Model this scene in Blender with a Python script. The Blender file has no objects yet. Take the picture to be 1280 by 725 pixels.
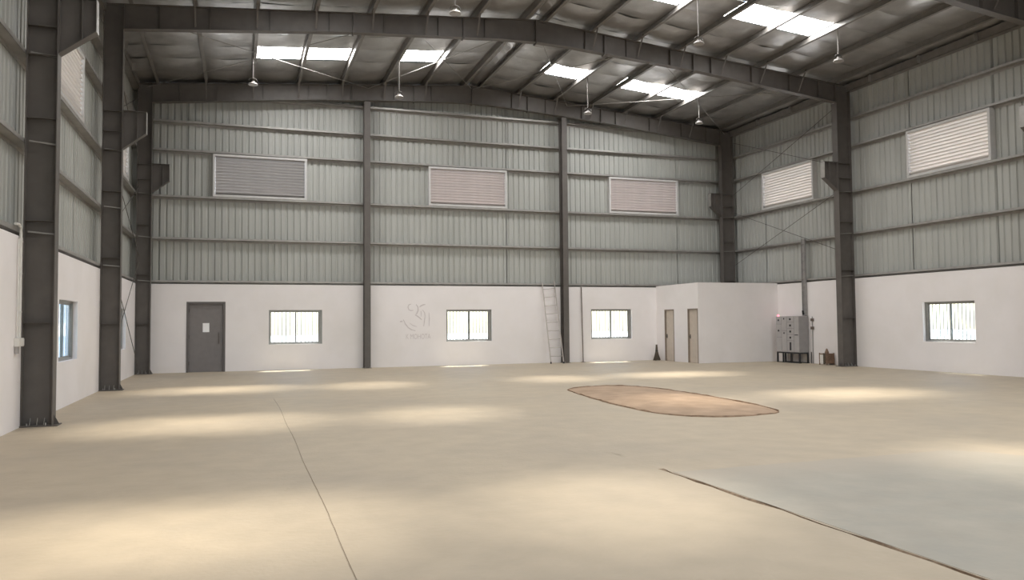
import bpy, math, random
from mathutils import Vector, Matrix, noise
random.seed(7)
SC = bpy.context.scene
COL = SC.collection

# ------------------------------------------------------------------ camera
cam_d = bpy.data.cameras.new('camera')
cam = bpy.data.objects.new('camera', cam_d)
COL.objects.link(cam)
yaw, pitch, roll = 0.3332, 0.0424, -0.0089
fw = Vector((math.sin(yaw)*math.cos(pitch), math.cos(yaw)*math.cos(pitch), math.sin(pitch)))
rt = Vector((math.cos(yaw), -math.sin(yaw), 0)); up = rt.cross(fw)
r2 = rt*math.cos(roll) + up*math.sin(roll); u2 = -rt*math.sin(roll) + up*math.cos(roll)
M = Matrix((r2, u2, -fw)).transposed().to_4x4()
M.translation = Vector((0, 0, 1.570))
cam.matrix_world = M
cam_d.sensor_width = 36.0; cam_d.lens = 980.95*36/1280
cam_d.clip_start = 0.05; cam_d.clip_end = 500
SC.camera = cam

# ------------------------------------------------------------------ light
SUN_TRAVEL = Vector((-2.5, -5.1, -10.4)).normalized()
SKY_STRENGTH = 0.50
SUN_STRENGTH = 16.0
PANEL_T = (0.33, 0.315, 0.28)        # sunlight passed straight on by a translucent roof panel
PANEL_E = 14.0                      # sunlight scattered by it
EXPOSURE = 0.72
world = bpy.data.worlds.new('world'); SC.world = world
world.use_nodes = True
nt = world.node_tree; nt.nodes.clear()
wo = nt.nodes.new('ShaderNodeOutputWorld'); bg = nt.nodes.new('ShaderNodeBackground')
sky = nt.nodes.new('ShaderNodeTexSky'); sky.sky_type = 'NISHITA'; sky.sun_disc = False
sky.sun_elevation = math.asin(-SUN_TRAVEL.z)
sky.sun_rotation = math.atan2(-SUN_TRAVEL.x, -SUN_TRAVEL.y)
sky.dust_density = 1.2; sky.air_density = 1.0
bg.inputs['Strength'].default_value = SKY_STRENGTH
nt.links.new(sky.outputs[0], bg.inputs['Color']); nt.links.new(bg.outputs[0], wo.inputs['Surface'])
sun_d = bpy.data.lights.new('sun', 'SUN'); sun = bpy.data.objects.new('sun', sun_d); COL.objects.link(sun)
sun_d.energy = SUN_STRENGTH; sun_d.angle = math.radians(11); sun_d.color = (1.0, 0.95, 0.88)
sun.location = (30, 50, 90)
sun.rotation_euler = SUN_TRAVEL.to_track_quat('-Z', 'Y').to_euler()
vs = SC.view_settings
vs.view_transform = 'Standard'; vs.look = 'None'; vs.gamma = 1.0; vs.exposure = EXPOSURE
vs.use_curve_mapping = False
SC.cycles.max_bounces = 10; SC.cycles.diffuse_bounces = 8; SC.cycles.transparent_max_bounces = 16
SC.cycles.caustics_reflective = False; SC.cycles.caustics_refractive = False
SC.cycles.sample_clamp_indirect = 8.0

# ------------------------------------------------------------------ materials
MATS = {}
def mat(name, color, rough=0.6, metal=0.0, var=0.12, vscale=6.0, bump=0.0, bscale=30.0, spec=0.35, stain=None, stain_scale=1.2, stain_amt=0.3, stretch=(1, 1, 1)):
    m = bpy.data.materials.new(name); m.use_nodes = True
    t = m.node_tree; n = t.nodes; L = t.links
    b = n['Principled BSDF']
    b.inputs['Roughness'].default_value = rough; b.inputs['Metallic'].default_value = metal
    b.inputs['Specular IOR Level'].default_value = spec
    tc = n.new('ShaderNodeTexCoord'); mp = n.new('ShaderNodeMapping'); mp.inputs['Scale'].default_value = stretch
    L.new(tc.outputs['Object'], mp.inputs['Vector'])
    nz = n.new('ShaderNodeTexNoise'); nz.inputs['Scale'].default_value = vscale; nz.inputs['Detail'].default_value = 5
    L.new(mp.outputs[0], nz.inputs['Vector'])
    cr = n.new('ShaderNodeValToRGB')
    c0 = tuple(max(0, c*(1-var)) for c in color); c1 = tuple(min(1, c*(1+var)) for c in color)
    cr.color_ramp.elements[0].position = 0.3; cr.color_ramp.elements[1].position = 0.7
    cr.color_ramp.elements[0].color = (*c0, 1); cr.color_ramp.elements[1].color = (*c1, 1)
    L.new(nz.outputs['Fac'], cr.inputs['Fac'])
    out = cr.outputs['Color']
    if stain:
        n2 = n.new('ShaderNodeTexNoise'); n2.inputs['Scale'].default_value = stain_scale; n2.inputs['Detail'].default_value = 7
        n2.inputs['Roughness'].default_value = 0.65
        L.new(mp.outputs[0], n2.inputs['Vector'])
        r = n.new('ShaderNodeMapRange'); r.inputs['From Min'].default_value = 0.45; r.inputs['From Max'].default_value = 0.75
        r.inputs['To Max'].default_value = stain_amt
        L.new(n2.outputs['Fac'], r.inputs['Value'])
        mx = n.new('ShaderNodeMix'); mx.data_type = 'RGBA'
        L.new(r.outputs[0], mx.inputs[0]); L.new(out, mx.inputs[6]); mx.inputs[7].default_value = (*stain, 1)
        out = mx.outputs[2]
    L.new(out, b.inputs['Base Color'])
    if bump:
        n3 = n.new('ShaderNodeTexNoise'); n3.inputs['Scale'].default_value = bscale; n3.inputs['Detail'].default_value = 6
        L.new(mp.outputs[0], n3.inputs['Vector'])
        bp = n.new('ShaderNodeBump'); bp.inputs['Strength'].default_value = bump; bp.inputs['Distance'].default_value = 0.02
        L.new(n3.outputs['Fac'], bp.inputs['Height']); L.new(bp.outputs[0], b.inputs['Normal'])
    MATS[name] = m
    return m
mat('floor', (0.455, 0.383, 0.288), 0.62, var=0.06, vscale=2.6, bump=0.22, bscale=16, stain=(0.36, 0.31, 0.25), stain_scale=0.35, stain_amt=0.7, spec=0.3)
mat('grey_concrete', (0.375, 0.345, 0.29), 0.6, var=0.08, vscale=2.2, bump=0.15, bscale=14, stain=(0.32, 0.31, 0.272), stain_scale=1.6, stain_amt=0.8)
mat('joint', (0.27, 0.20, 0.14), 0.9, var=0.3, vscale=20)
mat('joint_dusty', (0.40, 0.34, 0.27), 0.9, var=0.1, vscale=20)
mat('soil', (0.41, 0.30, 0.215), 0.95, var=0.15, vscale=2.5, bump=0.5, bscale=18, stain=(0.33, 0.235, 0.165), stain_scale=1.0, stain_amt=0.6, spec=0.1)
mat('soil_dark', (0.25, 0.17, 0.115), 0.95, var=0.3, vscale=9, bump=0.5, bscale=30, spec=0.1)
mat('white_paint', (0.85, 0.81, 0.805), 0.7, var=0.02, vscale=1.2, bump=0.05, bscale=12, stain=(0.74, 0.70, 0.66), stain_scale=0.5, stain_amt=0.45)
mat('steel', (0.122, 0.110, 0.101), 0.5, var=0.10, vscale=4, stain=(0.095, 0.08, 0.07), stain_scale=1.5, stain_amt=0.4)
mat('vent_frame', (0.58, 0.57, 0.56), 0.5, var=0.05)
mat('galvanised', (0.38, 0.365, 0.345), 0.45, metal=0.35, var=0.12, vscale=5, stain=(0.20, 0.18, 0.16), stain_scale=0.8, stain_amt=0.4, spec=0.5)
mat('purlin_steel', (0.22, 0.205, 0.19), 0.42, metal=0.2, var=0.12, vscale=5, spec=0.5)
mat('cladding', (0.43, 0.435, 0.41), 0.5, metal=0.0, var=0.06, vscale=2.0, stain=(0.36, 0.37, 0.345), stain_scale=0.6, stain_amt=0.5, stretch=(1, 1, 0.15))
mat('foil', (0.52, 0.505, 0.49), 0.33, metal=0.65, var=0.12, vscale=2.0, bump=0.55, bscale=5.0, stain=(0.33, 0.31, 0.30), stain_scale=1.3, stain_amt=0.6, spec=0.5)
mat('roof_sheet', (0.35, 0.36, 0.35), 0.5, metal=0.2)
mat('door_grey', (0.21, 0.193, 0.19), 0.5, var=0.05)
mat('door_frame_grey', (0.14, 0.128, 0.124), 0.5, var=0.05)
mat('door_cream', (0.60, 0.52, 0.44), 0.6, var=0.06)
mat('door_frame_brown', (0.25, 0.20, 0.16), 0.6)
mat('aluminium', (0.30, 0.295, 0.28), 0.4, metal=0.4, var=0.05)
mat('bar_white', (0.5, 0.53, 0.51), 0.5)
mat('paper', (0.95, 0.95, 0.96), 0.7, var=0.02)
mat('ladder_steel', (0.46, 0.42, 0.39), 0.5, metal=0.2)
mat('pipe_brown', (0.15, 0.12, 0.10), 0.6)
mat('pvc', (0.74, 0.72, 0.68), 0.45, var=0.03)
mat('panel_body', (0.30, 0.285, 0.28), 0.45, var=0.04)  # toned darker than the panel doors, painting shade into the gaps between them
mat('panel_grey', (0.42, 0.40, 0.395), 0.45, var=0.04)
mat('dark_plastic', (0.03, 0.03, 0.032), 0.4)
mat('tray_grey', (0.36, 0.35, 0.34), 0.45, metal=0.3)
mat('lamp_pale', (0.30, 0.28, 0.265), 0.45, var=0.05)
mat('logo_paint', (0.65, 0.60, 0.60), 0.7, var=0.05)
mat('broom_brown', (0.10, 0.08, 0.06), 0.9, var=0.3, vscale=30)
mat('wood_brown', (0.23, 0.15, 0.105), 0.7, var=0.2, vscale=12)
mat('louvre_pink', (0.42, 0.375, 0.355), 0.5, var=0.05)
mat('louvre_grey', (0.30, 0.285, 0.275), 0.5, var=0.04)
mat('ground_outside', (0.5, 0.5, 0.48), 0.9, var=0.1, vscale=0.5)
mat('building_blue', (0.30, 0.37, 0.48), 0.7, var=0.06)
mat('building_white', (0.62, 0.62, 0.62), 0.7, var=0.05)

def dusty_edge():
    t = MATS['grey_concrete'].node_tree; n = t.nodes; L = t.links; b = n['Principled BSDF']
    old = b.inputs['Base Color'].links[0].from_socket
    tc = n.new('ShaderNodeTexCoord'); sx = n.new('ShaderNodeSeparateXYZ'); L.new(tc.outputs['Object'], sx.inputs[0])
    nz = n.new('ShaderNodeTexNoise'); nz.inputs['Scale'].default_value = 1.6; nz.inputs['Detail'].default_value = 6; L.new(tc.outputs['Object'], nz.inputs['Vector'])
    ad = n.new('ShaderNodeMath'); ad.operation = 'MULTIPLY_ADD'; ad.inputs[1].default_value = 1.8; L.new(nz.outputs['Fac'], ad.inputs[0]); L.new(sx.outputs['Y'], ad.inputs[2])
    mr = n.new('ShaderNodeMapRange'); mr.interpolation_type = 'SMOOTHSTEP'; mr.inputs['From Min'].default_value = 6.9; mr.inputs['From Max'].default_value = 8.5
    L.new(ad.outputs[0], mr.inputs['Value'])
    mx = n.new('ShaderNodeMix'); mx.data_type = 'RGBA'; L.new(mr.outputs[0], mx.inputs[0]); L.new(old, mx.inputs[6]); mx.inputs[7].default_value = (0.42, 0.365, 0.295, 1)
    L.new(mx.outputs[2], b.inputs['Base Color'])
dusty_edge()

def special(name, build):
    m = bpy.data.materials.new(name); m.use_nodes = True
    t = m.node_tree; t.nodes.clear(); o = t.nodes.new('ShaderNodeOutputMaterial')
    t.links.new(build(t), o.inputs['Surface']); MATS[name] = m; return m
def b_sky(t):
    tr = t.nodes.new('ShaderNodeBsdfTransparent'); tr.inputs['Color'].default_value = (*PANEL_T, 1)
    em = t.nodes.new('ShaderNodeEmission'); em.inputs['Color'].default_value = (1.0, 0.99, 0.97, 1); em.inputs['Strength'].default_value = PANEL_E
    ad = t.nodes.new('ShaderNodeAddShader'); t.links.new(tr.outputs[0], ad.inputs[0]); t.links.new(em.outputs[0], ad.inputs[1]); return ad.outputs[0]
special('skylight', b_sky)
def b_louvre(t):
    df = t.nodes.new('ShaderNodeBsdfDiffuse'); df.inputs['Color'].default_value = (0.70, 0.66, 0.62, 1)
    tl = t.nodes.new('ShaderNodeBsdfTranslucent'); tl.inputs['Color'].default_value = (0.80, 0.74, 0.68, 1)
    nz = t.nodes.new('ShaderNodeTexNoise'); nz.inputs['Scale'].default_value = 3.0
    r = t.nodes.new('ShaderNodeMapRange'); r.inputs['To Min'].default_value = 0.10; r.inputs['To Max'].default_value = 0.2
    t.links.new(nz.outputs['Fac'], r.inputs['Value'])
    mx = t.nodes.new('ShaderNodeMixShader'); t.links.new(r.outputs[0], mx.inputs[0])
    t.links.new(df.outputs[0], mx.inputs[1]); t.links.new(tl.outputs[0], mx.inputs[2]); return mx.outputs[0]
special('louvre_cream', b_louvre)
def b_glass(t):
    tr = t.nodes.new('ShaderNodeBsdfTransparent'); tr.inputs['Color'].default_value = (0.86, 0.90, 0.90, 1)
    gl = t.nodes.new('ShaderNodeBsdfGlossy'); gl.inputs['Roughness'].default_value = 0.05
    mx = t.nodes.new('ShaderNodeMixShader'); mx.inputs[0].default_value = 0.06; t.links.new(tr.outputs[0], mx.inputs[1]); t.links.new(gl.outputs[0], mx.inputs[2]); return mx.outputs[0]
special('glass', b_glass)
def b_red(t):
    em = t.nodes.new('ShaderNodeEmission'); em.inputs['Color'].default_value = (1.0, 0.16, 0.20, 1); em.inputs['Strength'].default_value = 2.5
    return em.outputs[0]
special('red_lamp', b_red)

# ------------------------------------------------------------------ mesh helpers
OFF = {}
class MB:
    def __init__(s): s.v = []; s.f = []; s.smooth = False
    def box(s, x0, x1, y0, y1, z0, z1):
        b = len(s.v)
        s.v += [(x0, y0, z0), (x1, y0, z0), (x1, y1, z0), (x0, y1, z0), (x0, y0, z1), (x1, y0, z1), (x1, y1, z1), (x0, y1, z1)]
        s.f += [tuple(b+i for i in q) for q in ((0, 3, 2, 1), (4, 5, 6, 7), (0, 1, 5, 4), (1, 2, 6, 5), (2, 3, 7, 6), (3, 0, 4, 7))]
        return s
    def prism(s, poly, axis, a0, a1):
        """poly: 2-D points in the two other axes (in x,y,z order); extruded along axis."""
        b = len(s.v); n = len(poly)
        for a in (a0, a1):
            for p, q in poly:
                s.v.append({'x': (a, p, q), 'y': (p, a, q), 'z': (p, q, a)}[axis])
        s.f.append(tuple(range(b, b+n))); s.f.append(tuple(range(b+2*n-1, b+n-1, -1)))
        for i in range(n):
            j = (i+1) % n; s.f.append((b+i, b+n+i, b+n+j, b+j))
        return s
    def tube(s, pts, r, n=8, cap=True):
        pts = [Vector(p) for p in pts]; b = len(s.v); s.smooth = True
        rs = r if isinstance(r, (list, tuple)) else [r]*len(pts)
        for i, p in enumerate(pts):
            d = (pts[min(i+1, len(pts)-1)] - pts[max(i-1, 0)]).normalized()
            a = Vector((0, 0, 1)) if abs(d.z) < 0.95 else Vector((1, 0, 0))
            u = d.cross(a).normalized(); w = d.cross(u)
            for k in range(n):
                t = 2*math.pi*k/n; s.v.append(tuple(p + (u*math.cos(t) + w*math.sin(t))*rs[i]))
        for i in range(len(pts)-1):
            for k in range(n):
                k2 = (k+1) % n
                s.f.append((b+i*n+k, b+i*n+k2, b+(i+1)*n+k2, b+(i+1)*n+k))
        if cap:
            s.f.append(tuple(b+k for k in range(n-1, -1, -1))); e = b+(len(pts)-1)*n
            s.f.append(tuple(e+k for k in range(n)))
        return s
    def bar(s, p, q, w, h=None):
        """square bar from p to q"""
        p = Vector(p); q = Vector(q); h = h or w; d = (q-p).normalized()
        a = Vector((0, 0, 1)) if abs(d.z) < 0.95 else Vector((0, 1, 0))
        u = d.cross(a).normalized()*w/2; v = d.cross(u).normalized()*h/2; b = len(s.v)
        for c in (p, q):
            for e in (-u-v, u-v, u+v, -u+v): s.v.append(tuple(c+e))
        s.f += [(b, b+1, b+2, b+3), (b+7, b+6, b+5, b+4)] + [(b+i, b+4+i, b+4+(i+1) % 4, b+(i+1) % 4) for i in range(4)]
        return s
    def lathe(s, c, prof, n=16):
        b = len(s.v); s.smooth = True
        for r, z in prof:
            for k in range(n):
                t = 2*math.pi*k/n; s.v.append((c[0]+r*math.cos(t), c[1]+r*math.sin(t), c[2]+z))
        for i in range(len(prof)-1):
            for k in range(n):
                k2 = (k+1) % n; s.f.append((b+i*n+k, b+i*n+k2, b+(i+1)*n+k2, b+(i+1)*n+k))
        s.f.append(tuple(b+k for k in range(n-1, -1, -1))); e = b+(len(prof)-1)*n; s.f.append(tuple(e+k for k in range(n)))
        return s
    def mesh(s, name, off=(0, 0, 0)):
        m = bpy.data.meshes.new(name)
        m.from_pydata([(x-off[0], y-off[1], z-off[2]) for x, y, z in s.v], [], s.f); m.validate(); m.update()
        if s.smooth:
            import bmesh
            bm = bmesh.new(); bm.from_mesh(m); bmesh.ops.recalc_face_normals(bm, faces=bm.faces); bm.to_mesh(m); bm.free()
            for p in m.polygons: p.use_smooth = True
            m.set_sharp_from_angle(angle=math.radians(40))
        else:
            import bmesh
            bm = bmesh.new(); bm.from_mesh(m); bmesh.ops.recalc_face_normals(bm, faces=bm.faces); bm.to_mesh(m); bm.free()
        return m
    def build(s, name, material, parent=None, origin=None):
        off = OFF[parent] if parent is not None else (origin or (0, 0, 0))
        o = bpy.data.objects.new(name, s.mesh(name, off)); o.data.materials.append(MATS[material]); COL.objects.link(o)
        if parent is not None: o.parent = parent
        else: o.location = off
        OFF[o] = off
        return o
def box(name, material, parent, *a): return MB().box(*a).build(name, material, parent)
def inst(name, mesh, parent, loc):
    """another piece sharing mesh data; loc is relative to the parent's origin"""
    o = bpy.data.objects.new(name, mesh); COL.objects.link(o); o.parent = parent; o.location = loc; OFF[o] = OFF[parent]; return o
def empty(name, loc):
    o = bpy.data.objects.new(name, None); COL.objects.link(o); o.location = loc; o.empty_display_size = 0.2; OFF[o] = tuple(loc); return o
def tag(o, label=None, cat=None, group=None, kind=None):
    if label: o['label'] = label
    if cat: o['category'] = cat
    if group: o['group'] = group
    if kind: o['kind'] = kind
    return o
def struct(o, label=None, cat=None): return tag(o, label, cat, None, 'structure')

# ------------------------------------------------------------------ dimensions (metres)
XL, XR, YW, YF = -3.273, 19.890, 28.814, -8.0
MID = (XL+XR)/2
FRAME_Y = {'A': 14.39, 'B': 21.66, 'C': 28.50}
ZW = 3.0                                            # height of the white masonry
GIRT = [3.06, 4.52, 5.96, 7.55, 8.54]
TH = 0.23
def raf_top(d): return 10.62 - 0.083*abs(d)
def raf_bot(d):
    d = abs(d); P = [(0, 9.965), (1.2, 9.93), (5.7, 9.62), (11.6, 9.03)]
    for (a, za), (b, zb) in zip(P, P[1:]):
        if d <= b: return za + (zb-za)*(d-a)/(b-a)
    return P[-1][1]
WIN_BACK = [(0.94, 2.77), (7.34, 9.15), (13.33, 15.16)]
WIN_RIGHT = [(16.93, 18.75)]
WIN_LEFT = [(16.98, 18.80), (24.40, 26.22)]
WZ0, WZ1 = 0.90, 2.11
LOUV_BACK = [(-0.93, 2.23), (6.69, 9.81), (14.22, 17.44)]
LOUV_RIGHT = [(16.25, 19.20), (23.50, 26.50)]
LOUV_LEFT = [(16.20, 19.22), (23.50, 26.50)]
LZ0, LZ1 = 6.04, 7.53
DOOR = (-1.735, -0.49, 2.40)

# ------------------------------------------------------------------ floor
def floor():
    xs = [XL-0.3, XL+1.5, 0.2]
    jx = [0.690, 0.693, 0.700, 0.703]; kx = [4.235, 4.245, 4.262, 4.272]
    xs += jx + [1.5, 3.0] + kx + [6, 9, 12, 15, 18, XR+0.3]
    ys = [YF-0.3, -4.0] + [i*0.25 for i in range(0, 74)] + [19, 22, 25, 27, YW+0.3]
    m = MB(); nx = len(xs)
    for y in ys:
        j1 = noise.noise((y*0.3, 3.1, 0))*0.04 + noise.noise((y*3, 1, 0))*0.005; j2 = noise.noise((y*1.9, 9.1, 0))*0.02 + noise.noise((y*6.7, 2, 0))*0.010
        for i, x in enumerate(xs):
            z = 0
            if x in jx: x += j1
            if x in kx: x += j2 + (x-4.2535)*1.6*noise.noise((y*2.7, 5.5, 0)) + 0.012*noise.noise((y*9, x*300, 3))
            if i in (xs.index(jx[1]), xs.index(jx[2])) and 1 < y < 17.6: z = -0.006
            if i in (xs.index(kx[1]), xs.index(kx[2])) and -3 < y < 7.35: z = -0.02
            m.v.append((x, y, z))
    for r in range(len(ys)-1):
        for c in range(nx-1):
            a = r*nx+c; m.f.append((a, a+1, a+nx+1, a+nx))
    o = m.build('floor', 'floor'); o.data.materials.append(MATS['joint']); o.data.materials.append(MATS['joint_dusty'])
    for p in o.data.polygons:
        zs = [o.data.vertices[i].co.z for i in p.vertices]
        if min(zs) < -0.005: p.material_index = 1 if p.center.x > 2 else 2
    struct(o)
    # patch of bare grey concrete in the right foreground, a couple of millimetres proud
    P = []
    xs = [4.285 + 0.25*i for i in range(16)]
    far = [(x, 7.27 + 0.035*noise.noise((x*2.3, 0, 4)) + 0.02*noise.noise((x*8, 0, 1))) for x in xs if x < 8.05]
    P = [(4.285, -3.0)] + far + [(8.1, 7.2), (8.3, 7.0), (8.5, 6.62), (8.75, 6.2), (9.3, 5.6), (9.6, 4.0), (9.5, 1.5), (9.6, -3.0)]
    MB().prism(P, 'z', 0.0005, 0.003).build('concrete_patch', 'grey_concrete', o)
    # soil-filled pit with a crumbled rim
    pit = [(7.30, 17.05), (7.75, 17.5), (8.45, 17.68), (9.0, 17.4), (9.27, 16.6), (9.33, 15.5), (9.31, 14.4), (9.2, 13.1), (9.05, 12.1), (8.80, 11.4), (8.35, 11.16), (7.6, 11.12), (7.08, 11.4), (6.82, 11.9), (6.74, 12.6), (6.77, 13.6), (6.87, 14.6), (6.98, 15.5), (7.1, 16.4)]
    ring = []
    n = len(pit)
    for i in range(n):
        p0, p1, p2, p3 = [Vector(pit[(i+k-1) % n]) for k in range(4)]
        for t in (0, 0.2, 0.4, 0.6, 0.8):
            q = 0.5*((2*p1) + (p2-p0)*t + (2*p0-5*p1+4*p2-p3)*t*t + (3*p1-p0-3*p2+p3)*t**3); ring.append(q)
    c = Vector((8.05, 14.4))
    m = MB(); rim = MB()
    N = len(ring); levels = [1.0, 0.97, 0.9, 0.75, 0.5, 0.25]
    for li, l in enumerate(levels):
        for q in ring:
            w = c + (q-c)*l
            z = 0.004 + 0.05*(1-l**3) + 0.012*noise.noise((w.x*2.5, w.y*2.5, 0)) if l < 0.98 else 0.002
            m.v.append((w.x, w.y, z))
    for li in range(len(levels)-1):
        for i in range(N):
            j = (i+1) % N; m.f.append((li*N+i, li*N+j, (li+1)*N+j, (li+1)*N+i))
    m.v.append((c.x, c.y, 0.055)); k = len(m.v)-1
    for i in range(N): m.f.append(((len(levels)-1)*N+i, (len(levels)-1)*N+(i+1) % N, k))
    m.smooth = True
    so = m.build('soil_bed', 'soil', o)
    prof = [(0.992, 0.001), (1.0, 0.02), (1.006, 0.022), (1.014, 0.001)]
    for a, (s_, z) in enumerate(prof):
        for q in ring:
            d = (q-c).normalized(); jit = 0.03*noise.noise((q.x*6, q.y*6, 3.0)); wd = max(0.15, 0.9 + 1.6*noise.noise((q.x*2.2, q.y*1.1, 5.0)) - 0.25*(q.y-14.4)/3)
            w = q + d*((s_-1)*3.0*wd + jit); rim.v.append((w.x, w.y, max(0.0005, z*(1+0.8*noise.noise((q.x*4, q.y*4, 7))))))
    for a in range(3):
        for i in range(N):
            j = (i+1) % N; rim.f.append((a*N+i, a*N+j, (a+1)*N+j, (a+1)*N+i))
    rim.build('crumbled_rim', 'soil_dark', o)
    return o
FLOOR = floor()

# ------------------------------------------------------------------ walls
def P3(axis, u, w, z):            # u along the wall, w across it
    return (u, w, z) if axis == 'x' else (w, u, z)
def wbox(m, axis, u0, u1, w0, w1, z0, z1):
    w0, w1 = sorted((w0, w1))
    if axis == 'x': m.box(u0, u1, w0, w1, z0, z1)
    else: m.box(w0, w1, u0, u1, z0, z1)
def masonry(name, axis, u0, u1, w, out, openings):
    """white wall with real openings; w = inner face, out = +1/-1 outward"""
    m = MB(); cuts = sorted(openings)
    cur = u0
    for a, b, z0, z1 in cuts:
        wbox(m, axis, cur, a, w, w+out*TH, 0, ZW)
        if z0 > 0: wbox(m, axis, a, b, w, w+out*TH, 0, z0)
        wbox(m, axis, a, b, w, w+out*TH, z1, ZW)
        cur = b
    wbox(m, axis, cur, u1, w, w+out*TH, 0, ZW)
    return struct(m.build(name, 'white_paint'))
def cladding(parent, axis, u0, u1, w, out, louvres, ztop):
    """ribbed steel sheets, each a piece of its own, outside the girts"""
    br = sorted({u0, u1} | {e for l in louvres for e in l})
    pitch = 0.22
    for a, b in zip(br, br[1:]):
        inl = any(abs(a-l[0]) < 1e-6 for l in louvres)
        n = max(1, round((b-a)/1.0)); step = (b-a)/n
        for k in range(n):
            s0 = a+k*step; s1 = s0+step+0.03
            pts = []; j = math.ceil((s0-0.10)/pitch); dk = 0.004*(k % 2)
            pts.append((s0, 0))
            while j*pitch < s1:
                c = j*pitch
                for du, dd in ((-0.045, 0), (-0.022, 0.034), (0.022, 0.034), (0.045, 0)):
                    if s0 < c+du < s1: pts.append((c+du, dd))
                j += 1
            pts.append((s1, 0))
            segs = [(2.96, LZ0), (LZ1, None)] if inl else [(2.96, None)]
            m = MB()
            for z0, z1 in segs:
                base = len(m.v)
                for u, d in pts:
                    m.v.append(P3(axis, u, w+out*(d+dk), z0)); m.v.append(P3(axis, u, w+out*(d+dk), z1 if z1 else ztop(u)))
                for i in range(len(pts)-1):
                    m.f.append((base+2*i, base+2*i+2, base+2*i+3, base+2*i+1))
            m.build('cladding_sheet', 'cladding', parent)
def girts(parent, axis, u0, u1, w, out, levels, breaks=()):
    br = [u0] + list(breaks) + [u1]
    for z in levels:
        for a, b in zip(br, br[1:]):
            m = MB()
            wbox(m, axis, a, b, w, w+out*0.17, z, z+0.006)
            wbox(m, axis, a, b, w, w+out*0.006, z, z+0.075)
            wbox(m, axis, a, b, w+out*0.164, w+out*0.17, z-0.065, z)
            wbox(m, axis, a, b, w+out*0.006, w+out*0.02, z+0.069, z+0.075)
            m.build('girt', 'galvanised', parent)

wb = masonry('wall_back', 'x', XL-TH, XR+TH, YW, 1, [(DOOR[0], DOOR[1], 0, DOOR[2])] + [(a, b, WZ0, WZ1) for a, b in WIN_BACK])
wl = masonry('wall_left', 'y', YF, YW, XL, -1, [(a, b, WZ0, WZ1) for a, b in WIN_LEFT])
wr = masonry('wall_right', 'y', YF, YW, XR, 1, [(a, b, WZ0, WZ1) for a, b in WIN_RIGHT])
def gable(u): return raf_top(u-MID) + 0.283
cladding(wb, 'x', XL-0.19, XR+0.19, YW+0.19, 1, LOUV_BACK, gable)
cladding(wl, 'y', YF, YW+0.19, XL-0.19, -1, LOUV_LEFT, lambda u: 9.924)
cladding(wr, 'y', YF, YW+0.19, XR+0.19, 1, LOUV_RIGHT, lambda u: 9.924)
girts(wb, 'x', XL, XR, YW+0.01, 1, GIRT+[9.56], (4.33, 12.1))
girts(wl, 'y', YF, YW, XL-0.01, -1, GIRT, (FRAME_Y['A'], FRAME_Y['B']))
girts(wr, 'y', YF, YW, XR+0.01, 1, GIRT, (FRAME_Y['A'], FRAME_Y['B']))
for par, w, out in ((wl, XL, -1), (wr, XR, 1)):
    m = MB(); w0, w1 = sorted((w-out*0.05, w+out*0.17))
    m.box(w0, w1, YF, YW, 9.50, 9.512); m.box(*((w1-0.012, w1) if out < 0 else (w0, w0+0.012)), YF, YW, 9.50, 9.74)
    m.build('eave_strut', 'purlin_steel', par)
    y = 10.5
    while y < 28:
        MB().box(*sorted((w-out*0.052, w-out*0.18)), y-0.004, y+0.004, 9.5, 9.74).build('strut_cleat', 'galvanised', par); y += 2.0
# unseen front wall behind the camera, open vehicle door added for sky light
m = MB()
m.box(XL-TH, 4.0, YF-TH, YF, 0, ZW); m.box(12.6, XR+TH, YF-TH, YF, 0, ZW)
m.box(XL-TH, 4.0, YF-0.06, YF, ZW, 9.5); m.box(12.6, XR+TH, YF-0.06, YF, ZW, 9.5); m.box(4.0, 12.6, YF-0.06, YF, 6.5, 9.5)
m.prism([(XL-TH, 9.5), (XR+TH, 9.5), (XR+TH, 9.84), (MID, 10.8), (XL-TH, 9.84)], 'y', YF-0.06, YF)
struct(m.build('wall_front', 'cladding'))

# toilet block in the far right corner
RX, RY = 16.30, 25.65
RD = [(25.69, 26.42), (27.42, 28.16)]; RDZ = 2.07
m = MB(); cur = RY
for a, b in RD:
    m.box(RX, RX+0.12, cur, a, 0, ZW-0.02); m.box(RX, RX+0.12, a, b, RDZ, ZW-0.02); cur = b
m.box(RX, RX+0.12, cur, YW, 0, ZW-0.02)
struct(m.build('wall_partition_side', 'white_paint'))
struct(MB().box(RX+0.12, XR, RY, RY+0.12, 0, ZW-0.02).build('wall_partition_front', 'white_paint'))
struct(MB().box(RX, XR, RY, YW, ZW-0.02, ZW+0.05).build('ceiling_partition', 'white_paint'))

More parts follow.
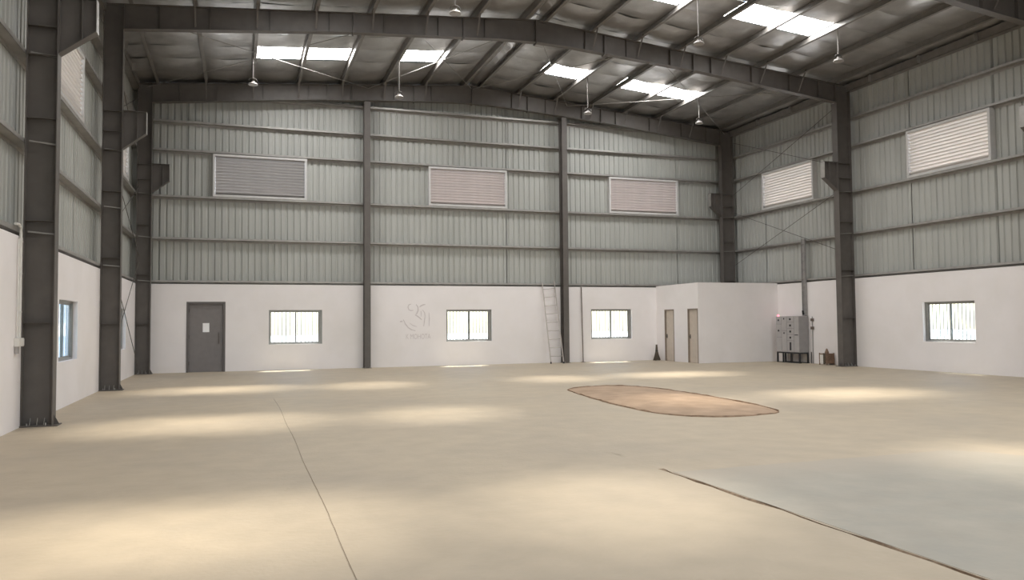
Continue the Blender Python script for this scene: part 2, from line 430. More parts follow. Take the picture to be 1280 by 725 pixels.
# ------------------------------------------------------------------ windows
def window(name, axis, a, b, w, out):
    """sliding aluminium window, grille bars outside"""
    r = empty(name, P3(axis, (a+b)/2, w+out*0.12, WZ0)); struct(r)
    f0, f1 = w+out*0.09, w+out*0.16
    t = 0.045
    for u0, u1, z0, z1 in ((a, b, WZ0, WZ0+t), (a, b, WZ1-t, WZ1), (a, a+t, WZ0+t, WZ1-t), (b-t, b, WZ0+t, WZ1-t)):
        m = MB(); wbox(m, axis, u0, u1, f0, f1, z0, z1); m.build('window_frame', 'aluminium', r)
    c = (a+b)/2
    for i, (u0, u1) in enumerate(((a+t, c+0.025), (c-0.025, b-t-0.06))):
        g0, g1 = (w+out*0.095, w+out*0.12) if i == 0 else (w+out*0.125, w+out*0.15)
        m = MB(); s = 0.035
        wbox(m, axis, u0, u0+s, g0, g1, WZ0+t, WZ1-t); wbox(m, axis, u1-s, u1, g0, g1, WZ0+t, WZ1-t)
        wbox(m, axis, u0+s, u1-s, g0, g1, WZ0+t, WZ0+t+s); wbox(m, axis, u0+s, u1-s, g0, g1, WZ1-t-s, WZ1-t)
        sash = m.build('sash', 'aluminium', r)
        m = MB(); wbox(m, axis, u0+s, u1-s, (g0+g1)/2-0.002, (g0+g1)/2+0.002, WZ0+t+s, WZ1-t-s); m.build('pane', 'glass', sash)
    m = MB(); wbox(m, axis, b-t-0.06, b-t, w+out*0.10, w+out*0.15, WZ0+t, WZ1-t); m.build('interlock_stile', 'aluminium', r)
    n = 14; me = None; org = OFF[r]
    for k in range(n):
        u = a + (k+0.5)*(b-a)/n
        if me is None:
            me = (MB().box(-0.014, 0.014, -0.003, 0.003, 0.005, WZ1-WZ0-0.005) if axis == 'x' else MB().box(-0.003, 0.003, -0.014, 0.014, 0.005, WZ1-WZ0-0.005)).mesh('grille_bar'); me.materials.append(MATS['bar_white'])
        p = P3(axis, u, w+out*0.19, WZ0)
        inst('grille_bar', me, r, (p[0]-org[0], p[1]-org[1], 0))
    return r
k = 1
for a, b in WIN_BACK: window(f'window_{k}', 'x', a, b, YW, 1); k += 1
for a, b in WIN_RIGHT: window(f'window_{k}', 'y', a, b, XR, 1); k += 1
for a, b in WIN_LEFT: window(f'window_{k}', 'y', a, b, XL, -1); k += 1

# ------------------------------------------------------------------ doors
d = struct(empty('door_1', ((DOOR[0]+DOOR[1])/2, YW+0.05, 0)))
a, b, h = DOOR
box('door_frame', 'door_frame_grey', d, a, a+0.07, YW-0.012, YW+0.12, 0, h)
box('door_frame', 'door_frame_grey', d, b-0.07, b, YW-0.012, YW+0.12, 0, h)
box('door_frame', 'door_frame_grey', d, a+0.07, b-0.07, YW-0.012, YW+0.12, h-0.075, h)
leaf = box('door_leaf', 'door_grey', d, a+0.07, b-0.07, YW+0.06, YW+0.105, 0.001, h-0.075)
box('notice_paper', 'paper', leaf, -1.22, -1.01, YW+0.057, YW+0.0595, 1.36, 1.67)
hd = MB().tube([(-0.70, YW+0.059, 0.97), (-0.70, YW+0.012, 0.99), (-0.70, YW+0.012, 1.32), (-0.70, YW+0.059, 1.34)], 0.014); hd.build('handle', 'steel', leaf)
for z in (0.3, 1.2, 2.1): MB().tube([(a+0.085, YW+0.047, z-0.06), (a+0.085, YW+0.047, z+0.06)], 0.012).build('hinge', 'steel', leaf)
for i, (y0, y1) in enumerate(RD):
    d = struct(empty(f'door_{i+2}', (RX+0.05, (y0+y1)/2, 0)))
    box('door_frame', 'door_frame_brown', d, RX-0.004, RX+0.11, y0, y0+0.05, 0, RDZ)
    box('door_frame', 'door_frame_brown', d, RX-0.004, RX+0.11, y1-0.05, y1, 0, RDZ)
    box('door_frame', 'door_frame_brown', d, RX-0.004, RX+0.11, y0+0.05, y1-0.05, RDZ-0.05, RDZ)
    leaf = box('door_leaf', 'door_cream', d, RX+0.05, RX+0.085, y0+0.052, y1-0.052, 0.01, RDZ-0.052)
    MB().box(RX+0.036, RX+0.049, y1-0.13, y1-0.09, 0.92, 1.08).build('lock_plate', 'dark_plastic', leaf)
    MB().tube([(RX+0.036, y1-0.11, 1.0), (RX, y1-0.11, 1.0), (RX, y1-0.21, 1.0)], 0.011).build('handle', 'dark_plastic', leaf)

# ------------------------------------------------------------------ steel columns
def column(frame, side, label, brace=True):
    y = FRAME_Y[frame]; s = 1 if side == 'left' else -1; x0 = XL if s > 0 else XR; dep = 0.452 if s > 0 else 0.58
    X = lambda t: x0 + s*t
    def bx(name, t0, t1, y0, y1, z0, z1, par, material='steel'):
        a, b = sorted((X(t0), X(t1))); return MB().box(a, b, y0, y1, z0, z1).build(name, material, par)
    r = empty('steel_column', (X(dep/2), y, 0)); tag(r, label, 'column', 'portal frame columns')
    zt = raf_top(11.58)
    bx('web', 0.014, dep-0.014, y-0.005, y+0.005, 0.02, zt, r)
    bx('flange', 0.002, 0.014, y-0.125, y+0.125, 0.02, zt-0.1, r)
    bx('flange', dep-0.014, dep, y-0.125, y+0.125, 0.02, raf_bot(11.1)-0.03, r)
    bx('base_plate', 0.0, dep+0.08, y-0.16, y+0.16, 0.001, 0.02, r)
    for z in (1.65, 3.28, 4.94, 5.98, 6.45, 6.96):
        for q in (-1, 1):
            a, b = sorted((y+q*0.006, y+q*0.115)); bx('stiffener', 0.015, dep-0.015, a, b, z-0.005, z+0.005, r)
    tri = MB(); tri.prism([(X(dep), 0.021), (X(dep+0.075), 0.021), (X(dep), 0.17)], 'y', y-0.006, y+0.006); tri.build('base_gusset', 'steel', r)
    for t in (0.12, 0.22, 0.32):
        g = MB(); a = X(dep*t/0.45)
        g.prism([(y-0.006, 0.021), (y-0.085, 0.021), (y-0.006, 0.13)], 'x', a-0.004, a+0.004); g.build('base_gusset', 'galvanised', r)
    for t in (0.10, 0.36):
        MB().tube([(X(t), y-0.142, 0.021), (X(t), y-0.142, 0.06)], 0.012).build('anchor_bolt', 'galvanised', r)
    for z in (3.10, 4.56, 6.0):
        MB().bar((X(0.06), y-0.10, z), (X(dep-0.016), y-0.03, z-0.03), 0.03, 0.025).build('flange_brace', 'purlin_steel', r)
    # crane corbel
    c = MB(); c.prism([(X(dep+0.012), 6.04), (X(dep+0.012), 6.985), (X(dep+0.54), 6.985), (X(dep+0.54), 6.46)], 'y', y-0.005, y+0.005)
    cb = c.build('crane_bracket', 'steel', r)
    bx('top_plate', dep+0.001, dep+0.55, y-0.10, y+0.10, 6.986, 7.0, cb)
    MB().prism([(X(dep+0.001), 6.02), (X(dep+0.001), 6.035), (X(dep+0.54), 6.455), (X(dep+0.54), 6.44)], 'y', y-0.10, y+0.10).build('sloped_plate', 'steel', cb)
    bx('end_plate', dep+0.541, dep+0.552, y-0.10, y+0.10, 6.44, 6.985, cb, 'galvanised')
    bx('stiffener', dep+0.33, dep+0.342, y-0.10, y-0.006, 6.30, 6.985, cb)
    bx('stiffener', dep+0.002, dep+0.011, y-0.10, y+0.10, 6.04, 6.985, cb)
    return r
column('A', 'left', 'nearest left steel column, beside the white conduit pipe')
column('B', 'left', 'second left steel column, between the two left wall windows')
column('C', 'left', 'steel column in the far left corner, behind the thin crossed rods')
column('A', 'right', 'steel column at the right wall carrying the nearest rafter, beyond the picture edge')
column('B', 'right', 'steel column on the right wall between the electrical panel and window')
column('C', 'right', 'steel column in the far right corner, rising above the white toilet block')

def wind_column(x, label):
    y0 = 28.44
    r = empty('wind_column', (x, y0+0.15, 0)); tag(r, label, 'column', 'end wall columns')
    zt = raf_bot(x-MID)-0.035
    box('flange', 'steel', r, x-0.11, x+0.11, y0, y0+0.011, 0.016, zt)
    box('flange', 'steel', r, x-0.11, x+0.11, y0+0.33, y0+0.341, 0.016, zt)
    box('web', 'steel', r, x-0.004, x+0.004, y0+0.012, y0+0.329, 0.016, zt)
    box('base_plate', 'steel', r, x-0.14, x+0.14, y0-0.03, y0+0.36, 0.001, 0.015)
    for sx in (-0.08, 0.08): MB().tube([(x+sx, y0-0.015, 0.016), (x+sx, y0-0.015, 0.05)], 0.01).build('anchor_bolt', 'galvanised', r)
wind_column(4.33, 'slim steel column on the back wall, left of the painted emblem')
wind_column(12.10, 'slim steel column on the back wall, right beside the ladder')

# ------------------------------------------------------------------ rafters
PURL = [0.36 + 1.52*i for i in range(8)]
def rafter(frame, label):
    y = FRAME_Y[frame]; r = empty('roof_rafter', (MID, y, raf_bot(0))); tag(r, label, 'rafter', 'portal frame rafters')
    ds = [0, 1.2, 3.4, 5.7, 8.5, 11.12]
    for s in (-1, 1):
        dl = ds[:-1] + [11.12 if s < 0 else 10.99]
        poly = [(MID+s*d, raf_bot(d)) for d in dl] + [(MID+s*d, raf_top(d)) for d in reversed(dl)]
        MB().prism(poly, 'y', y-0.005, y+0.005).build('web', 'steel', r)
        tf = [(MID+s*d, raf_top(d)) for d in (0, dl[-1]+0.4)]; tf = tf + [(x, z+0.012) for x, z in reversed(tf)]
        MB().prism(tf, 'y', y-0.11, y+0.11).build('top_flange', 'steel', r)
        bf = [(MID+s*d, raf_bot(d)) for d in dl]; bf = bf + [(x, z-0.012) for x, z in reversed(bf)]
        MB().prism(bf, 'y', y-0.11, y+0.11).build('bottom_flange', 'steel', r)
        xe = MID+s*dl[-1]
        box('end_plate', 'steel', r, *sorted((xe, xe+s*0.014)), y-0.11, y+0.11, raf_bot(dl[-1])-0.02, raf_top(dl[-1]))
        for d in (1.6, 3.0, 4.55, 6.05, 7.6, 9.1, 10.3):
            x = MID+s*d
            for q in (-1, 1): box('stiffener', 'steel', r, x-0.005, x+0.005, *sorted((y+q*0.006, y+q*0.10)), raf_bot(d)+0.003, raf_top(d)-0.003)
        for d in (2.25, 5.4):
            x = MID+s*d; box('splice_plate', 'steel', r, x-0.016, x+0.016, y-0.115, y+0.115, raf_bot(d)-0.05, raf_top(d)+0.0)
        for i, d in enumerate(PURL):
            if i == 0 or d > 10.8: continue
            x = MID+s*(d-0.03)
            MB().bar((x, y-0.50, raf_top(d)+0.10), (x, y-0.115, raf_bot(d)+0.06), 0.045, 0.012).build('flange_brace', 'steel', r)
            MB().bar((x, y+0.50, raf_top(d)+0.10), (x, y+0.115, raf_bot(d)+0.06), 0.045, 0.012).build('flange_brace', 'steel', r)
    box('ridge_plate', 'steel', r, MID-0.018, MID+0.018, y-0.12, y+0.12, raf_bot(0)-0.06, raf_top(0)+0.0)
rafter('A', 'nearest roof rafter, its end just showing in the top right corner')
rafter('B', 'large steel rafter crossing the whole picture below the roof')
rafter('C', 'steel rafter at the far end, against the back wall')

# ------------------------------------------------------------------ roof
def cells():
    """skylight cells: (d0,d1) across the slope"""
    return [(1.88, 3.40), (4.92, 6.44), (6.44, 7.96)]
ROWS = [(25.16, 26.34), (18.10, 19.22), (10.95, 12.10), (3.75, 4.90), (-3.4, -2.25)]
ycuts = [YF-0.06]
yb = [YF-0.06, -6.9, -5.7, -4.5, -3.4, -2.25, -1.05, 0.15, 1.35, 2.55, 3.75, 4.90, 6.1, 7.25, 8.5, 9.7, 10.95, 12.10, 13.2, 14.39, 15.6, 16.85, 18.10, 19.22, 20.4, 21.66, 22.8, 23.98, 25.16, 26.34, 27.55, YW+0.2]
DX = [0.0] + PURL + [11.58+0.25]
def is_hole(s, d0, d1, y0, y1):
    dm = (d0+d1)/2; ym = (y0+y1)/2
    return any(a < dm < b for a, b in cells()) and any(a < ym < b for a, b in ROWS)
m = MB()
for s in (-1, 1):
    for d0, d1 in zip(DX, DX[1:]):
        for y0, y1 in zip(yb, yb[1:]):
            if is_hole(s, d0, d1, y0, y1): continue
            b = len(m.v)
            for d, y in ((d0, y0), (d1, y0), (d1, y1), (d0, y1)): m.v.append((MID+s*d, y, raf_top(d)+0.285))
            m.f.append((b, b+1, b+2, b+3))
ceil = struct(m.build('ceiling', 'roof_sheet'))
for s in (-1, 1):
    pm = None
    for d in PURL:
        x = MID+s*d; z = raf_top(d)+0.014
        if pm is None:
            q = MB().box(-0.003, 0.003, YF, YW+0.15, 0, 0.20).box(0.003*s*-1 if s > 0 else 0.003, -0.095 if s > 0 else 0.095, YF, YW+0.15, 0, 0.006).box(0.0, 0.065*s, YF, YW+0.15, 0.194, 0.20)
            pm = q.mesh('purlin'); pm.materials.append(MATS['purlin_steel'])
        inst('purlin', pm, ceil, (x, 0, z))
# foil-faced insulation rolls sagging between the purlins
def ins_roll(s, y0, y1):
    m = MB(); m.smooth = True
    idx = {}
    ny = 6; fr = [0, 0.25, 0.5, 0.75]
    sag = random.uniform(0.05, 0.115); ph = random.uniform(0, 50); tilt = random.uniform(-0.02, 0.02)
    def vert(d, j, t):
        key = (round(d, 4), j)
        if key not in idx:
            y = y0 + (y1-y0)*j/ny
            e = 4*(j/ny)*(1-j/ny)
            z = raf_top(d) + 0.222 - sag*math.sin(math.pi*t)*(0.45+0.55*e) + tilt*(j/ny-0.5)
            z += 0.035*noise.noise((d*1.8, y*2.6, ph)) * math.sin(math.pi*t)
            z += 0.014*noise.noise((d*5, y*6, ph)) * math.sin(math.pi*t)
            idx[key] = len(m.v); m.v.append((MID+s*d, y, min(z, raf_top(d)+0.26)))
        return idx[key]
    for d0, d1 in zip(DX, DX[1:]):
        if is_hole(s, d0, d1, y0, y1): continue
        nd = 6 if d1-d0 > 0.8 else 2
        for a in range(nd):
            for j in range(ny):
                t0, t1 = a/nd, (a+1)/nd; da, db = d0+(d1-d0)*t0, d0+(d1-d0)*t1
                m.f.append((vert(da, j, t0), vert(db, j, t1), vert(db, j+1, t1), vert(da, j+1, t0)))
    m.build('insulation_roll', 'foil', ceil)
for s in (-1, 1):
    for y0, y1 in zip(yb, yb[1:]): ins_roll(s, y0, y1)
for (y0, y1) in ROWS:
    for s in (-1, 1):
        for d0, d1 in cells():
            b = MB(); a0, a1 = d0+0.02, d1-0.02
            for d, y in ((a0, y0), (a1, y0), (a1, y1), (a0, y1)): b.v.append((MID+s*d, y, raf_top(d)+0.245))
            b.f.append((0, 1, 2, 3)); b.build('skylight_panel', 'skylight', ceil)
# crossed brace rods under the roof of the last bay
nodes = [XL+0.3, 4.38, MID, 12.25, XR-0.35]
for a, b in zip(nodes, nodes[1:]):
    for p, q in ((a, b), (b, a)):
        z0 = raf_top(p-MID)-0.10; z1 = raf_top(q-MID)-0.10
        MB().tube([(p, FRAME_Y['B']+0.02, z0), (q, FRAME_Y['C']-0.02, z1)], 0.010, 6).build('brace_rod', 'galvanised', ceil)
# crossed rods on the side walls of the last bay
for par, x in ((wl, XL+0.10), (wr, XR-0.10)):
    ya, yc = FRAME_Y['B']+0.14, FRAME_Y['C']-0.14
    for z0, z1 in ((0.3, 3.7), (3.9, 6.2), (6.9, 9.2)):
        if par is wr and z0 < 3: continue
        MB().tube([(x, ya, z0), (x, yc, z1)], 0.011, 6).build('brace_rod', 'steel', par)
        MB().tube([(x, ya, z1), (x, yc, z0)], 0.011, 6).build('brace_rod', 'steel', par)

# ------------------------------------------------------------------ louvred vents
def louvre(axis, a, b, w, out, label, slat_mat):
    r = empty('louvre_vent', P3(axis, (a+b)/2, w+out*0.1, LZ0)); tag(r, label, 'louvre vent', 'high louvred vents'); org = OFF[r]
    f0, f1 = w+out*0.0, w+out*0.235; t = 0.075
    for u0, u1, z0, z1 in ((a, b, LZ0, LZ0+t), (a, b, LZ1-t, LZ1), (a, a+t, LZ0+t, LZ1-t), (b-t, b, LZ0+t, LZ1-t)):
        m = MB(); wbox(m, axis, u0, u1, f0, f1, z0, z1); m.build('vent_frame', 'vent_frame', r)
    n = 13; pitch = (LZ1-LZ0-2*t)/n; hl = (b-a)/2-t-0.004
    prof = [(0.040, pitch*0.86-0.034), (0.046, pitch*0.86-0.034), (0.046, pitch*0.86-0.006), (0.135, -0.012), (0.140, -0.006), (0.050, pitch*0.86+0.004), (0.040, pitch*0.86+0.004)]
    if axis == 'x': me = MB().prism([(out*(p-0.1), q) for p, q in prof], 'x', -hl, hl).mesh('slat')
    else: me = MB().prism([(out*(p-0.1), q) for p, q in prof], 'y', -hl, hl).mesh('slat')
    me.materials.append(MATS[slat_mat])
    for k in range(n): inst('slat', me, r, (0, 0, t+0.014+k*pitch))
louvre('x', *LOUV_BACK[0], YW, 1, 'grey louvred vent high on the back wall, above the grey door and window', 'louvre_grey')
louvre('x', *LOUV_BACK[1], YW, 1, 'louvred vent high in the middle bay of the back wall', 'louvre_pink')
louvre('x', *LOUV_BACK[2], YW, 1, 'louvred vent high on the back wall, in the bay with the toilet doors', 'louvre_pink')
louvre('y', *LOUV_RIGHT[0], XR, 1, 'large bright louvred vent on the right wall, above the barred window', 'louvre_cream')
louvre('y', *LOUV_RIGHT[1], XR, 1, 'bright louvred vent on the right wall, above the electrical panel', 'louvre_cream')
louvre('y', *LOUV_LEFT[0], XL, -1, 'louvred vent high on the left wall, half hidden by the nearest column', 'louvre_cream')
louvre('y', *LOUV_LEFT[1], XL, -1, 'louvred vent high on the left wall in the far bay, hidden by columns', 'louvre_cream')

# ------------------------------------------------------------------ pendant lamps
def pendant(x, y, label):
    zt = raf_top(x-MID)+0.19; zb = 9.10
    r = empty('pendant_lamp', (x, y, zb)); tag(r, label, 'lamp', 'pendant lamp fittings')
    MB().tube([(x, y, zt), (x, y, zb+0.22)], 0.017).build('rod', 'lamp_pale', r)
    MB().box(x-0.05, x+0.05, y-0.05, y+0.05, zt-0.01, zt+0.0).build('ceiling_plate', 'galvanised', r)
    MB().tube([(x+0.13*math.cos(t), y, zb+0.12+0.10*math.sin(t)) for t in [math.pi*i/8 for i in range(9)]], 0.012, 6).build('yoke', 'steel', r)
    MB().lathe((x, y, zb), [(0.14, 0.0), (0.15, 0.02), (0.12, 0.06), (0.06, 0.09), (0.045, 0.13)]).build('housing', 'lamp_pale', r)
for x, y, l in ((0.33, 25.6, 'pendant lamp on a pale rod, leftmost of the four in the far bay'),
                (4.95, 25.6, 'pendant lamp of the far bay, above the left slim wall column'),
                (11.82, 25.6, 'pendant lamp of the far bay, above the right slim wall column'),
                (16.46, 25.6, 'pendant lamp of the far bay nearest the right wall, below the double skylight'),
                (4.90, 18.2, 'pendant lamp against the top edge, in front of the large rafter'),
                (11.73, 18.2, 'pendant lamp on a long rod hanging before the large rafter, right of the ridge'),
                (16.43, 18.2, 'pendant lamp nearest the camera on the right, beside the big double skylight')):
    pendant(x, y, l)

# ------------------------------------------------------------------ ladder
def ladder():
    r = empty('ladder', (11.6, 28.4, 0)); tag(r, 'pale metal ladder leaning on the back wall beside the slim column', 'ladder')
    B = [Vector((11.30, 28.13, 0.0)), Vector((11.83, 28.13, 0.0))]; T = [Vector((11.22, 28.78, 3.16)), Vector((11.73, 28.78, 3.22))]
    for p, q in zip(B, T):
        MB().tube([p, q], 0.024, 8).build('rail', 'ladder_steel', r)
        MB().tube([p + Vector((0, 0, 0.001)), p + (q-p).normalized()*0.07], 0.032, 8).build('rubber_foot', 'dark_plastic', r)
    for i in range(9):
        t = 0.09 + i*0.103
        MB().tube([B[0].lerp(T[0], t), B[1].lerp(T[1], t)], 0.015, 6).build('rung', 'ladder_steel', r)
ladder()
# pole
r = empty('floor_pole', (12.93, 28.68, 0)); tag(r, 'thin dark pole standing against the back wall, left of a window', 'pole')
MB().tube([(12.90, 28.68, 0.012), (12.88, 28.74, 2.98)], 0.021).build('pipe', 'pipe_brown', r)
MB().box(12.83, 12.97, 28.61, 28.75, 0.001, 0.012).build('foot_plate', 'pipe_brown', r)
MB().tube([(12.88, 28.74, 2.98), (12.88, 28.74, 3.10)], 0.018).build('tip', 'lamp_pale', r)

# broom in the corner
r = empty('broom', (16.06, 28.42, 0)); tag(r, 'small dark broom standing in the corner by the toilet doors', 'broom')
MB().lathe((16.06, 28.42, 0.40), [(0.045, 0.0), (0.045, 0.1), (0.035, 0.2), (0.04, 0.24), (0.02, 0.25)], 10).build('handle', 'broom_brown', r)
bm_ = MB()
for i in range(64):
    t = 2.399*i; q = math.sqrt((i+0.5)/64)
    bm_.tube([(16.06+0.035*q*math.cos(t), 28.42+0.035*q*math.sin(t), 0.42), (16.06+0.09*q*math.cos(t), 28.42+0.06*q*math.sin(t), 0.22), (16.06+0.175*q*math.cos(t), 28.42+0.09*q*math.sin(t), 0.004+0.03*random.random())], 0.013, 4)
tag(bm_.build('bristles', 'broom_brown', r), kind='stuff')
MB().lathe((16.06, 28.42, 0.37), [(0.05, 0), (0.055, 0.02), (0.05, 0.06)], 10).build('binding', 'dark_plastic', r)

# ------------------------------------------------------------------ painted emblem on the back wall
def emblem():
    px = lambda x, y: (5.58 + (x-500)*0.0303, YW-0.0015, 2.381 - (y-378)*0.0297)
    r = empty('painted_emblem', (6.17, YW-0.0015, 1.0)); tag(r, 'faint painted emblem with a line of lettering on the white back wall', 'emblem')
    strokes = [([(514, 380), (511, 381), (509.7, 384), (511, 387.3), (513.5, 388.3), (516.5, 388)], 0.9),
               ([(520, 380.5), (522.2, 384), (522.4, 388), (521, 391.5), (519.3, 394), (522, 395.6), (525, 398), (527, 400)], 1.1),
               ([(524.2, 384), (526, 382.4), (529, 381), (531.5, 380.6)], 1.2), ([(525.8, 388.5), (526.4, 392), (526, 396)], 0.8),
               ([(528, 387.5), (530.6, 391), (531, 396), (530.2, 402), (529.4, 408)], 0.9), ([(536, 391), (536.4, 399), (536, 408)], 0.9),
               ([(500, 402), (503, 401.6)], 2.0), ([(504, 399.5), (506.5, 405), (510, 409.5), (514, 412.2), (519, 413.6)], 1.0),
               ([(512, 404), (516, 407), (521, 408.5)], 0.7)]
    for pts, w in strokes:
        m = MB(); w *= 0.03*1.3; n = len(pts)
        P = [Vector((px(*p)[0], px(*p)[2])) for p in pts]; Lp, Rp = [], []
        for i in range(n):
            d = (P[min(i+1, n-1)]-P[max(i-1, 0)]).normalized(); nn = Vector((-d.y, d.x))*w/2*(0.6 if i in (0, n-1) else 1)
            Lp.append(P[i]+nn); Rp.append(P[i]-nn)
        for i in range(n-1):
            m.prism([tuple(Lp[i]), tuple(Lp[i+1]), tuple(Rp[i+1]), tuple(Rp[i])], 'y', YW-0.003, YW-0.0008)
        m.build('brush_stroke', 'logo_paint', r)
    cu = bpy.data.curves.new('lettering', 'FONT'); cu.body = 'K MOHOTA'; cu.size = 0.27; cu.extrude = 0.001; cu.align_x = 'CENTER'
    to = bpy.data.objects.new('lettering_source', cu); COL.objects.link(to)
    bpy.context.view_layer.update()
    me = bpy.data.meshes.new_from_object(to.evaluated_get(bpy.context.evaluated_depsgraph_get()))
    bpy.data.objects.remove(to); me.name = 'lettering'; me.materials.clear(); me.materials.append(MATS['logo_paint'])
    w = max(v.co.x for v in me.vertices)-min(v.co.x for v in me.vertices)
    k = 0.93/w
    for v in me.vertices: v.co = (v.co.x*k, -v.co.z, v.co.y)
    inst('lettering', me, r, (6.26-6.17, -0.0005, 0.02))
emblem()

# ------------------------------------------------------------------ electrical panel
def epanel():
    x0, x1, y0, y1, z0, z1 = 19.43, 19.84, 23.88, 25.18, 0.40, 1.74
    r = empty('electrical_panel', ((x0+x1)/2, (y0+y1)/2, 0)); tag(r, 'grey electrical panel on black legs by the right wall, red lamp glowing', 'electrical panel')
    body = box('body', 'panel_body', r, x0, x1, y0, y1, z0, z1)
    ys = [y0, y0+0.27, y0+0.67, y0+0.98, y1]; rows = {0: [z0, z1], 1: [z0, 0.83, 1.06, 1.28, 1.52, z1], 2: [z0, 1.2, z1], 3: [z0, 0.95, 1.45, z1]}
    for c in range(4):
        zs = rows[c]
        for a, b in zip(zs, zs[1:]):
            dr = box('panel_door', 'panel_grey', r, x0-0.014, x0-0.0005, ys[c]+0.012, ys[c+1]-0.012, a+0.010, b-0.010)
            yc = (ys[c]+ys[c+1])/2
            if c == 1: box('switch', 'dark_plastic', dr, x0-0.034, x0-0.0145, yc-0.035, yc+0.035, (a+b)/2-0.035 if b-a < 0.3 else a+0.07, (a+b)/2+0.035 if b-a < 0.3 else b-0.06)
            elif c == 0: box('latch', 'dark_plastic', dr, x0-0.024, x0-0.0145, yc-0.09, yc+0.09, 1.03, 1.06)
            elif c == 3 and a > 0.5: MB().tube([(x0-0.03, yc, (a+b)/2), (x0-0.0145, yc, (a+b)/2)], 0.035, 12).build('meter', 'dark_plastic', dr)
            elif c == 2: box('latch', 'dark_plastic', dr, x0-0.03, x0-0.0145, yc-0.02, yc+0.02, b-0.12, b-0.06)
    frame = box('base_frame', 'dark_plastic', r, x0, x1, y0, y1, z0-0.05, z0-0.001)
    for x in (x0, x1-0.05):
        for y in (y0, (y0+y1)/2-0.2, y1-0.38, y1-0.05): box('leg', 'dark_plastic', r, x, x+0.05, y, y+0.05, 0.001, z0-0.051)
    for x in (x0, x1-0.05): box('foot_rail', 'dark_plastic', r, x+0.052, x+0.08, y0, y1, 0.001, 0.03)
    MB().lathe((x0+0.05, y1-0.07, z1), [(0.035, 0.001), (0.04, 0.03), (0.035, 0.06), (0.015, 0.075)], 12).build('indicator_lamp', 'red_lamp', r)
epanel()
r = empty('cable_tray', (19.86, 24.04, 1.75)); tag(r, 'vertical grey cable tray rising from the electrical panel up the right wall', 'cable tray')
for y in (23.945, 24.125): MB().box(19.80, 19.87, y-0.008, y+0.008, 1.76, 4.62).build('side_rail', 'tray_grey', r)
MB().box(19.862, 19.87, 23.955, 24.115, 1.76, 4.62).build('back_plate', 'tray_grey', r)
for i in range(9): MB().box(19.81, 19.83, 23.953, 24.117, 1.85+i*0.32, 1.87+i*0.32).build('rung', 'tray_grey', r)
for y in (23.99, 24.035, 24.08): MB().tube([(19.845, y, 1.76), (19.845, y, 4.55)], 0.014, 6).build('cable', 'panel_grey', r)
MB().tube([(19.80, 24.08, 1.80), (19.78, 24.08, 1.95)], 0.035, 8).build('gland', 'dark_plastic', r)
r = empty('earthing_conduit', (19.86, 23.68, 0)); tag(r, 'thin conduit with two clips on the right wall beside the electrical panel', 'conduit')
MB().tube([(19.865, 23.68, 0.002), (19.865, 23.68, 1.72)], 0.014, 6).build('pipe', 'tray_grey', r)
for z in (1.25, 1.55): MB().box(19.83, 19.888, 23.62, 23.74, z, z+0.10).build('clip', 'pipe_brown', r)
MB().tube([(19.84, 23.74, 0.002), (19.84, 23.74, 0.42)], 0.016, 6).build('stub_pipe', 'dark_plastic', r)

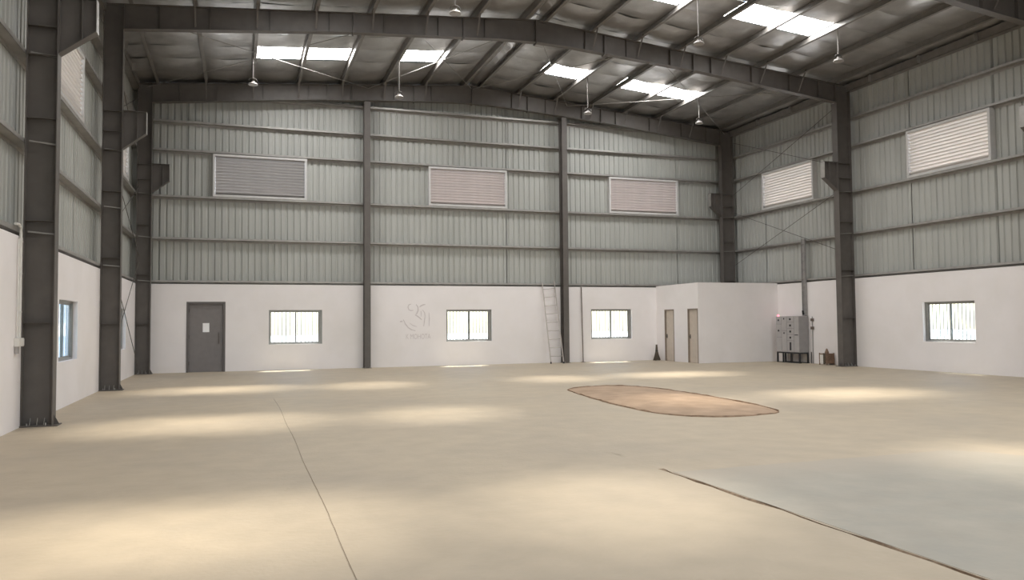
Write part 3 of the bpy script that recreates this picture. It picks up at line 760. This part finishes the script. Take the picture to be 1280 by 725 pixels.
# small brown box with white front
r = empty('small_box', (19.66, 22.72, 0)); tag(r, 'small brown box with a white front on the floor, left of the right column', 'box')
x0, x1, y0, y1 = 19.50, 19.80, 22.55, 22.93
box('body', 'wood_brown', r, x0+0.02, x1, y0+0.02, y1, 0.05, 0.40)
box('front_board', 'pvc', r, x0, x0+0.018, y0+0.10, y1-0.03, 0.06, 0.36)
for a, b in ((y0, y0+0.03), (y1-0.03, y1)):
    box('post', 'wood_brown', r, x0-0.012, x0+0.018, a, b, 0.001, 0.42); box('post', 'wood_brown', r, x1+0.002, x1+0.03, a, b, 0.001, 0.42)
MB().lathe((19.62, 22.68, 0.40), [(0.07, 0.001), (0.075, 0.05), (0.05, 0.10), (0.035, 0.15), (0.01, 0.18)], 12).build('lid_knob', 'wood_brown', r)
box('hanging_strap', 'broom_brown', r, x0-0.03, x0-0.014, y0+0.06, y0+0.15, 0.03, 0.42)

# ------------------------------------------------------------------ conduit and switch box by the near left column
r = empty('wall_conduit', (XL+0.03, 14.02, 1.4)); tag(r, 'white plastic conduit running down the left wall to a switch box', 'conduit')
MB().tube([(XL+0.03, 13.70, 3.155), (XL+0.03, 13.90, 3.165), (XL+0.03, 13.98, 3.14), (XL+0.03, 14.02, 3.05), (XL+0.03, 14.02, 1.42)], 0.022, 8).build('pipe', 'pvc', r)
MB().tube([(XL+0.025, 13.93, 2.95), (XL+0.025, 13.93, 1.42)], 0.012, 8).build('thin_pipe', 'pvc', r)
for z in (1.8, 2.4, 2.9): MB().box(XL+0.001, XL+0.055, 13.99, 14.05, z, z+0.025).build('saddle_clip', 'pvc', r)
r = empty('switch_box', (XL+0.05, 14.0, 1.26)); tag(r, 'white switch box on the left wall at the end of the conduit', 'switch box')
MB().box(XL+0.001, XL+0.075, 13.84, 14.12, 1.28, 1.41).build('body', 'pvc', r)
MB().box(XL+0.076, XL+0.084, 13.86, 14.10, 1.295, 1.395).build('cover', 'pvc', r)
MB().box(XL+0.01, XL+0.05, 13.86, 13.95, 1.17, 1.279).build('socket', 'panel_grey', r)

# ------------------------------------------------------------------ outside
g = struct(MB().box(-90, 110, -90, 130, -0.16, -0.06).build('ground_outside', 'ground_outside'))
r = empty('neighbour_building', (-11, 46, -0.06)); tag(r, 'blue-grey building with a white band outside the left window', 'building')
box('wall', 'building_blue', r, -14, -8, 26, 66, -0.06, 4.2)
box('white_band', 'building_white', r, -8, -7.95, 26, 66, 1.15, 1.75)
box('roof_slab', 'building_white', r, -14.3, -7.6, 25.6, 66.4, 4.21, 4.4)
for y in range(28, 66, 4): box('pillar', 'building_white', r, -8.0, -7.9, y, y+0.5, -0.05, 1.14)
